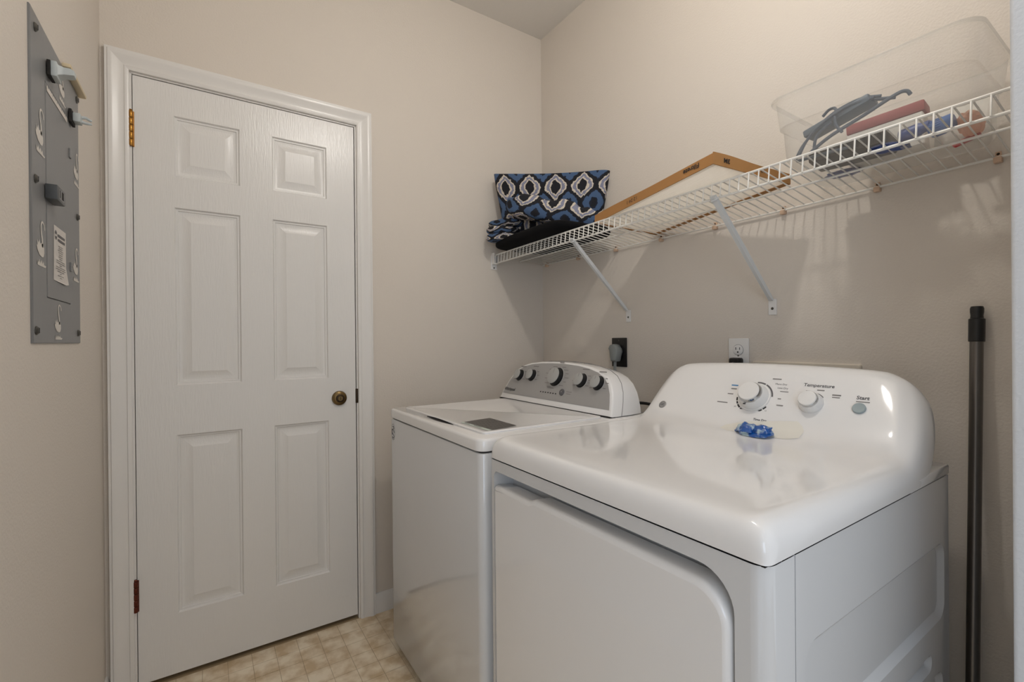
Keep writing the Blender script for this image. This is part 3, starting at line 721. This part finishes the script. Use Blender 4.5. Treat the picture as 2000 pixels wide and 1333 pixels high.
# ------------------------------------------------------------------ air filter lying on the shelf
Fc = [Vector(v) for v in ((-.2881, -.6983, 1.5835), (-.4045, -1.2568, 1.6035), (-.1297, -1.3148, 1.5825), (-.0143, -.7563, 1.5625))]
fa = (Fc[1]-Fc[0]).normalized(); fb = (Fc[3]-Fc[0]); fb = (fb-fa*fb.dot(fa)).normalized(); fn = fa.cross(fb)
if fn.z < 0: fn = -fn
fL = (Fc[1]-Fc[0]).length; fW = fb.dot(Fc[3]-Fc[0]); F0 = Fc[0]
def fpnt(a, b, c): return F0+fa*a+fb*b+fn*c
ft = thing('air_filter', 'white pleated air filter in a brown cardboard frame lying on the shelf', 'air filter', tuple((Fc[0]+Fc[2])/2))
TH = .024
def bar(a0, a1, b0, b1, c0=0, c1=TH, wob=0):
    mb = MB(); N = 14; loops = []
    long_a = abs(a1-a0) > abs(b1-b0)
    for k in range(N+1):
        t = k/N; w = wob*math.sin(t*9)*.5+wob*math.sin(t*4+1)
        if long_a: aa = a0+(a1-a0)*t; loops.append([fpnt(aa, b0, c0), fpnt(aa, b1, c0), fpnt(aa, b1, c1+w), fpnt(aa, b0, c1+w)])
        else: bb_ = b0+(b1-b0)*t; loops.append([fpnt(a0, bb_, c0), fpnt(a0, bb_, c1+w), fpnt(a1, bb_, c1+w), fpnt(a1, bb_, c0)])
    return mb.loft(loops, True, True)
TH2 = .030
s1 = bar(0, fL, -.0006, .0022, 0, TH2, .0018).build('frame_side', 'card', ft, 30)
bar(0, fL, fW-.0022, fW+.0006, 0, TH, .001).build('frame_side', 'card', ft, 30)
s2 = bar(fL-.0022, fL+.0006, 0, fW, 0, TH2, .0022).build('frame_end', 'card', ft, 30)
bar(-.0006, .0022, 0, fW, 0, TH, .001).build('frame_end', 'card', ft, 30)
bar(0.002, fL-.002, fW-.019, fW-.001, -.0008, .0006).build('frame_lip', 'card', ft, None)
bar(.001, .012, .002, fW-.002, -.0008, .0006).build('frame_lip', 'card', ft, None)
pm_ = MB(); N = 44; loops = []
for k in range(N+1):
    b_2 = .003+(fW-.006)*k/N; c = .002+(.003 if k % 2 else 0)
    loops.append([fpnt(.003, b_2, c), fpnt(fL-.003, b_2, c)])
pm_.loft(loops, closed=False).build('pleated_media', 'media', ft, 20)
text('12·24·1', .0165, fpnt(fL*.40, -.0012, TH2*.50), -fa, -fn, 'inkd', s1, squeeze=1.2)
text('Filtrete', .018, fpnt(fL*.865, -.0012, TH2*.55), -fa, -fn, 'inkd', s1, bold=.0004, squeeze=1.15)
text('3M', .017, fpnt(fL+.0012, .045, TH2*.55), -fb, -fn, 'inkd', s2, bold=.0006)
text('12', .017, fpnt(fL+.0012, fW*.62, TH2*.55), -fb, -fn, 'inkd', s2)

# ------------------------------------------------------------------ patterned bags in the shelf corner
def bag_loft(name, parent, rings_, uvs, m='ikat', cap0=True, cap1=False, thick=0):
    mb = MB(); n = len(rings_[0]); mb.loft(rings_, cap0, cap1); mb.uv = [u for r in uvs for u in r]
    o = mb.build(name, m, parent, 60)
    return o
tl = Vector((-.345, -.078, 0)); tr = Vector((-.033, -.505, 0)); wd = (tr-tl); TW = wd.length; wd.normalize(); back_ = Vector((wd.y, -wd.x, 0))
if back_.dot(Vector((1, 1, 0))) < 0: back_ = -back_
tc_ = (tl+tr)/2
tt = thing('tote_bag', 'upright stiff tote with navy and cream diamond pattern in the shelf corner', 'bag', (tc_.x, tc_.y, 1.57))
rs, us = [], []
NZ, NK = 14, 64
for i in range(NZ+1):
    t = i/NZ; z0 = 1.652+t*.262
    w = TW*.525*(.79+.21*t**.8); th = .050-.010*t
    ring_, uv_ = [], []
    for k in range(NK):
        a = 2*PI*k/NK+PI/2; c, s_ = math.cos(a), math.sin(a); e = .42
        px = math.copysign(abs(c)**e, c); py = math.copysign(abs(s_)**.6, s_)
        wob = .008*noise.noise(Vector((a*1.3, t*2.2, 3)))*(.3+t)
        tilt = -.028*px*t + .012*t*px*px
        q = tc_ + wd*px*w + back_*(py*th+th+wob) + Vector((0, 0, z0+tilt))
        ring_.append(q)
        uu = (px if s_ < 0 else 2-px)
        uv_.append((uu*w/.128 + .42, (z0-1.896)/.168+.27))
    rs.append(ring_); us.append(uv_)
cum = [0.0]
for k in range(1, NK): cum.append(cum[-1]+(rs[NZ][k].xy-rs[NZ][k-1].xy).length)
us = [[(cum[k]/.128+.05, u[1]) for k, u in enumerate(row)] for row in us]
# folded-in rim and inner lining
cen = sum(rs[NZ], Vector((0, 0, 0)))/NK
for dz, k_ in ((-.004, .975), (-.06, .88)):
    rs.append([Vector((cen.x+(q.x-cen.x)*k_, cen.y+(q.y-cen.y)*k_, q.z+dz)) for q in rs[NZ]])
    us.append([(u, v-.02) for u, v in us[NZ]])
bag_loft('bag_body', tt, rs, us)
# folded bag in front: black base, layered patterned folds
fbg = thing('folded_tote_bag', 'matching folded tote with black base lying in front of the upright one', 'bag', (-.19, -.28, 1.58))
def pillow(name, c, hx, hy, hz, rz, seed, amp, m, ex=.45, uvs=(.10, .10), uo=(0, 0), tilt=0, n1=16, n2=48, roll=0, lump=0):
    mb = MB(); loops = []; uvl = []
    R_ = Matrix.Rotation(rz, 3, 'Z') @ Matrix.Rotation(tilt, 3, 'X') @ Matrix.Rotation(roll, 3, 'Y'); c = Vector(c)
    for i in range(n1+1):
        th = -PI/2*.985+PI*.985*i/n1
        lp = []
        for k in range(n2):
            ph = 2*PI*k/n2; ct_, st = math.cos(th), math.sin(th)
            f = lambda v, e: math.copysign(abs(v)**e, v)
            p = Vector((hx*f(ct_, .35)*f(math.cos(ph), ex), hy*f(ct_, .35)*f(math.sin(ph), ex), hz*f(st, .8)))
            nn = noise.noise(Vector((p.x*9, p.y*9, p.z*9+seed)))+.5*noise.noise(Vector((p.x*22, p.y*22, seed)))
            p.z += amp*nn*(1 if p.z > 0 else .3) + lump*math.sin(p.y*42+p.x*20+seed)*(1 if p.z > 0 else .2); p.x += amp*.5*noise.noise(Vector((p.y*14, p.z*20, seed+4)))
            lp.append(c+R_ @ p); uvl.append((p.y/uvs[0]+uo[0], (p.z*1.3-p.x)/uvs[1]+uo[1]))
        loops.append(lp)
    mb.loft(loops, True, True); mb.uv = uvl
    return mb.build(name, m, fbg, 60)
pillow('black_base', (-.195, -.310, 1.609), .158, .262, .030, 0, 2, .004, 'blackfab', .3)
fc = tc_ - back_*.088 + wd*.045
pillow('folded_layer', (-.318, -.122, 1.636), .052, .085, .018, .50, 5, .008, 'ikat', .5, (.12, .07), (.2, .4), .0)
pillow('folded_layer', (-.322, -.122, 1.668), .050, .080, .017, .45, 11, .010, 'ikat', .5, (.12, .07), (.65, .1), .05)
pillow('folded_layer', (-.315, -.130, 1.697), .048, .080, .016, .55, 31, .010, 'ikat', .5, (.12, .07), (.3, .7), .02)
pillow('folded_flap', (fc.x, fc.y, 1.702), .070, .215, .046, .63, 17, .030, 'ikat', .55, (.135, .15), (.1, .25), .30, lump=.011)
pillow('folded_crown', (fc.x-.050, fc.y+.075, 1.738), .055, .085, .042, .63, 23, .020, 'ikat', .6, (.139, .12), (.3, .2), .10)

# ------------------------------------------------------------------ clear bin and its contents
bn = thing('clear_storage_bin', 'clear plastic storage bin of odds and ends at the near end of the shelf', 'storage bin', (-.17, -1.54, 1.58))
def bz(x, y): return deck(x, y)+.0055
bx0, bx1, by0, by1 = -.310, -.035, -1.352, -1.728
def brect(k, dz, x0=bx0, x1=bx1, y0=by0, y1=by1, r=.035):
    pts = rrect(x0+k, x1-k, y1+k, y0-k, r, 6); return [(x, y, bz(x, y)+dz) for x, y in pts]
def btop(k, z, r=.04):
    pts = rrect(bx0+k, bx1-k, by1+k, by0-k, r, 6); return [(x, y, z) for x, y in pts]
b_l = [brect(.030, .0), brect(.022, .003), brect(.018, .010), btop(.012, 1.675), btop(.0105, 1.677), btop(.006, 1.677), btop(.004, 1.700), btop(.0, 1.746)]
MB().loft(b_l, True, False).build('bin_body', 'bin', bn, 60)
MB().loft([btop(0, 1.746), btop(-.007, 1.7465), btop(-.008, 1.742), btop(-.006, 1.738)]).build('bin_rim', 'bin', bn, 60)
def item(name, label, cat, c, group=None): return thing(name, label, cat, c, group)
fz = 1.612
# dark box
rt = item('dark_device', 'dark brown flat electronic box at the bottom of the clear bin', 'electronic device', (-.17, -1.50, 1.59))
Rt = Matrix.Rotation(math.radians(4), 3, 'Z') @ Matrix.Rotation(math.radians(5), 3, 'Y')
MB().box((-.226, -1.562, 1.588), (-.142, -1.402, 1.620), .005, 2, Rt).build('housing', 'router', rt, 30)
vs_ = MB()
for k in range(10): vs_.box((-.2285, -1.555+k*.0145, 1.594), (-.2270, -1.548+k*.0145, 1.614))
vs_.build('vent_slots', 'gap', rt, None)
# white box with a red top band
rbx = item('white_card_box', 'white card box with a dull red band inside the clear bin', 'box', (-.13, -1.56, 1.66))
Rr = Matrix.Rotation(math.radians(5), 3, 'Z') @ Matrix.Rotation(math.radians(-3), 3, 'X')
MB().box((-.130, -1.600, 1.592), (-.076, -1.452, 1.668), .002, 1, Rr).build('carton', 'whitecard', rbx, 30)
MB().box((-.132, -1.602, 1.6685), (-.074, -1.450, 1.694), .004, 2, Rr).build('red_lid', 'redbox', rbx, 30)
# bundle of leads
cb = item('cable_bundle', 'tied bundle of blue grey cables with a flat adapter in the bin', 'cables', (-.17, -1.47, 1.66))
Ra = Matrix.Rotation(math.radians(-3), 3, 'Z') @ Matrix.Rotation(math.radians(-13), 3, 'X')
MB().box((-.252, -1.545, 1.668), (-.205, -1.400, 1.686), .004, 2, Ra).build('adapter_strip', 'adapter', cb, 30)
def lead(pts, r=.0035): MB().tube(smooth_path(pts, 7), r, 7).build('lead', 'cable', cb)
lead([(-.24, -1.56, 1.690), (-.245, -1.52, 1.698), (-.25, -1.47, 1.686), (-.25, -1.43, 1.660), (-.25, -1.40, 1.630), (-.25, -1.385, 1.603)])
lead([(-.25, -1.55, 1.688), (-.255, -1.50, 1.688), (-.258, -1.45, 1.668), (-.258, -1.415, 1.640), (-.258, -1.395, 1.604)])
lead([(-.262, -1.47, 1.662), (-.264, -1.44, 1.640), (-.262, -1.432, 1.606)])
lead([(-.258, -1.475, 1.674), (-.262, -1.480, 1.65), (-.262, -1.492, 1.63)])
lead([(-.236, -1.61, 1.672), (-.238, -1.603, 1.682), (-.242, -1.585, 1.680), (-.252, -1.53, 1.655), (-.266, -1.47, 1.628), (-.27, -1.43, 1.604)], .004)
lead([(-.22, -1.435, 1.700), (-.225, -1.45, 1.708), (-.235, -1.465, 1.704), (-.245, -1.475, 1.690), (-.25, -1.48, 1.672)])
lead([(-.23, -1.53, 1.697), (-.225, -1.56, 1.688), (-.22, -1.58, 1.684)], .004)
lead([(-.255, -1.39, 1.597), (-.258, -1.42, 1.595), (-.255, -1.46, 1.595), (-.24, -1.50, 1.597)], .004)
# blue bottle with ribbed cap lying down
bt = item('blue_bottle', 'blue plastic bottle with ribbed cap lying at the front of the bin', 'bottle', (-.22, -1.60, 1.60))
axb = Vector((-.10, -1, .10)).normalized(); ob = Vector((-.225, -1.475, 1.606))
Q = MB().lathe(Vector((-.187, -1.576, 1.604)), axb, [(0, .008), (.003, .014), (.036, .014), (.044, .011), (.056, .011)], 20).build('bottle_body', 'bluefilm', bt)
cp = MB(); cpo = Vector((-.185, -1.628, 1.600))
cp.lathe(cpo, axb, [(0, .014), (.003, .0175), (.038, .0175), (.041, .015)], 24)
for k in range(24):
    a = 2*PI*k/24; e1 = axb.cross(Vector((0, 0, 1))).normalized(); e2 = axb.cross(e1)
    d = e1*math.cos(a)+e2*math.sin(a); cp.tube([cpo+axb*.005+d*.0175, cpo+axb*.024+d*.0175], .0012, 4)
cp.build('ribbed_cap', 'bluecap', bt, 40)
# blue film packets
for k, (c, lab) in enumerate((((-.105, -1.435, 1.582), 'crumpled blue film packet near the wall at the far end of the bin'), ((-.195, -1.560, 1.5845), 'crumpled blue film packet flattened under the dark box beside the blue bottle'))):
    o = shell(Vector(c), .026, .036, .0065, k*3+2, .5, Matrix.Rotation(k*.6, 3, 'Z')).build('film_packet', 'bluefilm', None, 60)
    tag(o, lab, 'packet', 'blue film packets in the bin')
# sheet of paper, salmon packet, red pen
o = MB(); Np = 12
o.loft([[(-.070+.003*math.sin(k*.9), -1.606-.0085*k, 1.590), (-.060+.004*math.sin(k*.7+1), -1.606-.0085*k, 1.680+.006*math.sin(k*.8))] for k in range(Np)], closed=False)
so_ = o.build('paper_sheet', 'whitecard', None, 60); sm = so_.modifiers.new('thickness', 'SOLIDIFY'); sm.thickness = .0012
tag(so_, 'upright white sheet of paper against the back of the bin', 'paper')
o = shell(Vector((-.140, -1.684, 1.604)), .066, .020, .020, 12, .35, Matrix.Rotation(.1, 3, 'Z')).build('salmon_packet', 'pink', None, 60)
tag(o, 'salmon pink plastic packet at the near end of the bin', 'packet')
rp_ = item('red_pen', 'red plastic pen lying on the bottom of the bin', 'pen', (-.11, -1.66, 1.58))
MB().lathe((-.110, -1.648, 1.576), (-.10, -1, .22), [(0, .003), (.003, .006), (.032, .006), (.034, .004)], 14).build('barrel', 'redpen', rp_)
MB().lathe(Vector((-.110, -1.648, 1.576))+Vector((-.10, -1, .22)).normalized()*.033, (-.10, -1, .22), [(0, .0045), (.012, .0045), (.014, .003)], 14).build('cap', 'redpen', rp_)

# ------------------------------------------------------------------ breaker panel on the left wall
PX = WX
bp = thing('breaker_panel', 'grey metal breaker panel with white swan stencils on the left wall', 'electrical panel', (WX, -.525, 1.475))
def prc(y0, y1, z0, z1, x): return [(x, y0, z0), (x, y1, z0), (x, y1, z1), (x, y0, z1)]
pcv = MB(); Y0, Y1, Z0, Z1 = -.733, -.337, 1.155, 1.801
dY0, dY1, dZ0, dZ1 = -.640, -.440, 1.249, 1.698
pcv.poly([(PX+.004, y, z) for _, y, z in prc(Y0+.002, Y1-.002, Z0+.002, Z1-.002, 0)], [prc(dY0, dY1, dZ0, dZ1, PX+.004)])
pcv.loft([prc(Y0, Y1, Z0, Z1, PX), prc(Y0, Y1, Z0, Z1, PX+.0025), prc(Y0+.002, Y1-.002, Z0+.002, Z1-.002, PX+.004)])
pcv.loft([prc(dY0, dY1, dZ0, dZ1, PX+.004), prc(dY0, dY1, dZ0, dZ1, PX+.001)], False, True)
cover = pcv.build('cover_plate', 'panel', bp, None)
pdoor = MB().box((PX+.0012, dY0+.0022, dZ0+.0022), (PX+.0048, dY1-.0012, dZ1-.002), .0008, 1).build('panel_door', 'panel', bp, None)
MB().box((PX+.0015, dY0+.0001, dZ0), (PX+.0020, dY0+.0022, dZ1)).box((PX+.0015, dY1-.0012, dZ0), (PX+.0020, dY1, dZ1)).build('door_gap', 'gap', bp, None)
for z in (1.615, 1.340): MB().box((PX+.004, -.447, z-.011), (PX+.0075, -.432, z+.011), .001, 1).build('hinge_tab', 'panel', bp, None)
for y, z in ((-.705, 1.771), (-.357, 1.781), (-.712, 1.474), (-.362, 1.478), (-.716, 1.180), (-.366, 1.181)):
    s_ = MB().lathe((PX+.004, y, z), (1, 0, 0), [(0, .0085), (.0015, .0085), (.004, .006), (.0048, .003)], 18).build('panel_screw', 'steel', bp)
    MB().box((PX+.0086, y-.0008, z-.005), (PX+.0092, y+.0008, z+.005)).build('screw_slot', 'gap', s_, None)
lt = MB().box((PX+.0045, -.652, 1.452), (PX+.024, -.588, 1.483), .002).build('latch', 'paneldk', bp, 30)
lr = [[(x, y, z) for y, z in rrect(-.640, -.598, 1.457, 1.478, .003, 2)] for x in (PX+.0243,)]
MB().poly(lr[0]).build('latch_face', 'panel', lt, None)
MB().box((PX+.0244, -.619, 1.460), (PX+.0249, -.606, 1.476)).build('latch_slot', 'gap', lt, None)
MB().box((PX+.0244, -.634, 1.460), (PX+.0248, -.6315, 1.476)).build('latch_groove', 'gap', lt, None)
# sticker
stp = MB(); xa = PX+.0052
stp.add([(xa, -.588, 1.412), (xa, -.486, 1.412), (xa, -.486, 1.330), (xa+.0012, -.468, 1.293), (xa+.003, -.500, 1.289), (xa, -.594, 1.292)], [(0, 1, 2, 3, 4, 5)])
sk = stp.build('paper_label', 'paper', bp, None)
it = [((xa, -.528, 1.394), .060, .0055), ((xa, -.528, 1.384), .060, .0055), ((xa, -.575, 1.397), .014, .006), ((xa, -.573, 1.387), .012, .005)]
dashes(it, (0, 1, 0), (0, 0, 1), .0006).build('label_heading', 'ink', sk, None)
it = []
for k, w in enumerate((.040, .034, .046, .038, .030, .034, .028, .072, .076, .022, .080, .084, .060, .012, .05, .02)): it.append(((xa, -.536, 1.371-k*.0047), w, .0014))
dashes(it, (0, 1, 0), (0, 0, 1), .0006).build('label_print', 'inkl', sk, None)
rg = MB(); ring(rg, (xa, -.575, 1.392), (0, 1, 0), (0, 0, 1), .009, .0102, 0, 360, 24, .0007); rg.build('label_mark', 'ink', sk, None)
# swans: painted flat stencils
def swan(cy, cz, hgt, wdt):
    mb = MB(); x = PX+.0046
    def p(u, v): return (x, cy+u*wdt, cz+v*hgt)
    nk = smooth_path([(.12, -.05, 0), (.10, .12, 0), (.03, .27, 0), (.02, .40, 0), (.12, .485, 0), (.26, .45, 0), (.33, .34, 0)], 5)
    N = len(nk); lo_, hi = [], []
    for i, q in enumerate(nk):
        t = (nk[min(i+1, N-1)]-nk[max(i-1, 0)]).normalized(); w = .055*(1-.55*i/N)
        lo_.append(p(q.x-t.y*w, q.y+t.x*w*.6)); hi.append(p(q.x+t.y*w, q.y-t.x*w*.6))
    vs = lo_+hi; mb.add(vs, [(i, i+1, N+i+1, N+i) for i in range(N-1)])
    mb.poly([p(*q) for q in ((.16, .02), (.26, -.06), (.27, -.16), (.20, -.25), (.06, -.27), (-.14, -.24), (-.30, -.15), (-.36, -.05), (-.28, -.06), (-.30, .06), (-.20, .0), (-.14, .09), (-.06, .0), (.04, .03))])
    mb.poly([p(*q) for q in ((-.30, -.47), (.34, -.47), (.42, -.43), (.24, -.42), (.20, -.34), (.12, -.41), (.03, -.33), (-.05, -.41), (-.14, -.33), (-.20, -.41), (-.28, -.35))])
    return mb.build('swan_stencil', 'stencil', bp, None)
for cy, cz, h in ((-.680, 1.578, .096), (-.503, 1.748, .082), (-.370, 1.597, .088), (-.680, 1.353, .094), (-.384, 1.352, .088), (-.557, 1.201, .080)): swan(cy, cz, h, .082)
# hooks and stick (held on the panel)
def hook(name, label, y, z, long_=.070, prong=False):
    h = thing(name, label, 'hook', (PX+.0052, y, z))
    MB().box((PX+.0052, y-.020, z-.016), (PX+.011, y+.020, z+.016), .001).build('magnet_base', 'gap', h, None)
    hb = MB()
    if not prong:
        hb.box((PX+.011, y-.020, z-.016), (PX+.021, y+.020, z+.016), .002)
        hb.loft([[(PX+x, y+dy*w, z+zz+dz) for dy, dz in ((-1, -t), (1, -t), (1, t), (-1, t))] for x, w, t, zz in ((.019, .018, .013, 0), (.023, .014, .010, .001), (.030, .012, .0075, .002), (.040, .012, .007, .003), (.046, .010, .005, .003))], True, True)
        hb.build('hook_arm', 'hook', h, 30)
    else:
        hb.box((PX+.011, y-.014, z-.011), (PX+.026, y+.014, z+.011), .003)
        hb.build('clip_body', 'hook', h, 30)
        for dz in (-.0055, .0055): MB().tube([(PX+.024, y, z+dz), (PX+.034, y+.002, z+dz*1.2), (PX+.044, y+.004, z+dz*.7-.002)], [.0042, .0036, .0028], 8).build('clip_prong', 'hook', h)
    return h
hook('utility_hook', 'pale grey hook with a tapering arm high on the breaker panel', -.612, 1.731)
hook('utility_clip', 'pale grey two pronged clip lower and to the right on the breaker panel', -.430, 1.706, prong=True)
o = MB().box((PX+.001, -.490, 1.8015), (PX+.018, -.318, 1.8115), .003).build('wooden_stick', 'wood', None, 30)
tag(o, 'short cream wooden stick along the top edge of the breaker panel', 'stick')
sv = MB(); vs = []
N = 28
for k in range(N+1):
    y = -.634+.168*k/N
    vs += [(PX+.0056, y, 1.680), (PX+.0056, y, 1.6885+(.004 if k % 2 else 0)+.0015*math.sin(k*2.1))]
sv.add(vs, [(2*k, 2*k+1, 2*k+3, 2*k+2) for k in range(N)])
sv.build('torn_paper_strip', 'cream_tape', bp, None)

# ------------------------------------------------------------------ ceiling lamp (out of frame, the room's own light)
lp = thing('ceiling_lamp', 'round white glass ceiling lamp on a white base', 'lamp', (-.86, -1.38, H))
LZ = 2.50
MB().lathe((-.86, -1.38, H), (0, 0, -1), [(0, .10), (.02, .10), (.03, .05), (H-LZ-.037, .020)], 32).build('base', 'plastic', lp)
MB().lathe((-.86, -1.38, LZ), (0, 0, -1), [(.042*math.sin(a), .042*math.cos(a)) for a in [math.radians(-62+15.1*k) for k in range(11)]], 40).build('glass_shade', 'shade', lp)
for o in bpy.data.objects:
    if o.name.split('.')[0] in ('printed_marks', 'label_print', 'label_heading', 'vent_slots', 'status_lights'): o['kind'] = 'stuff'
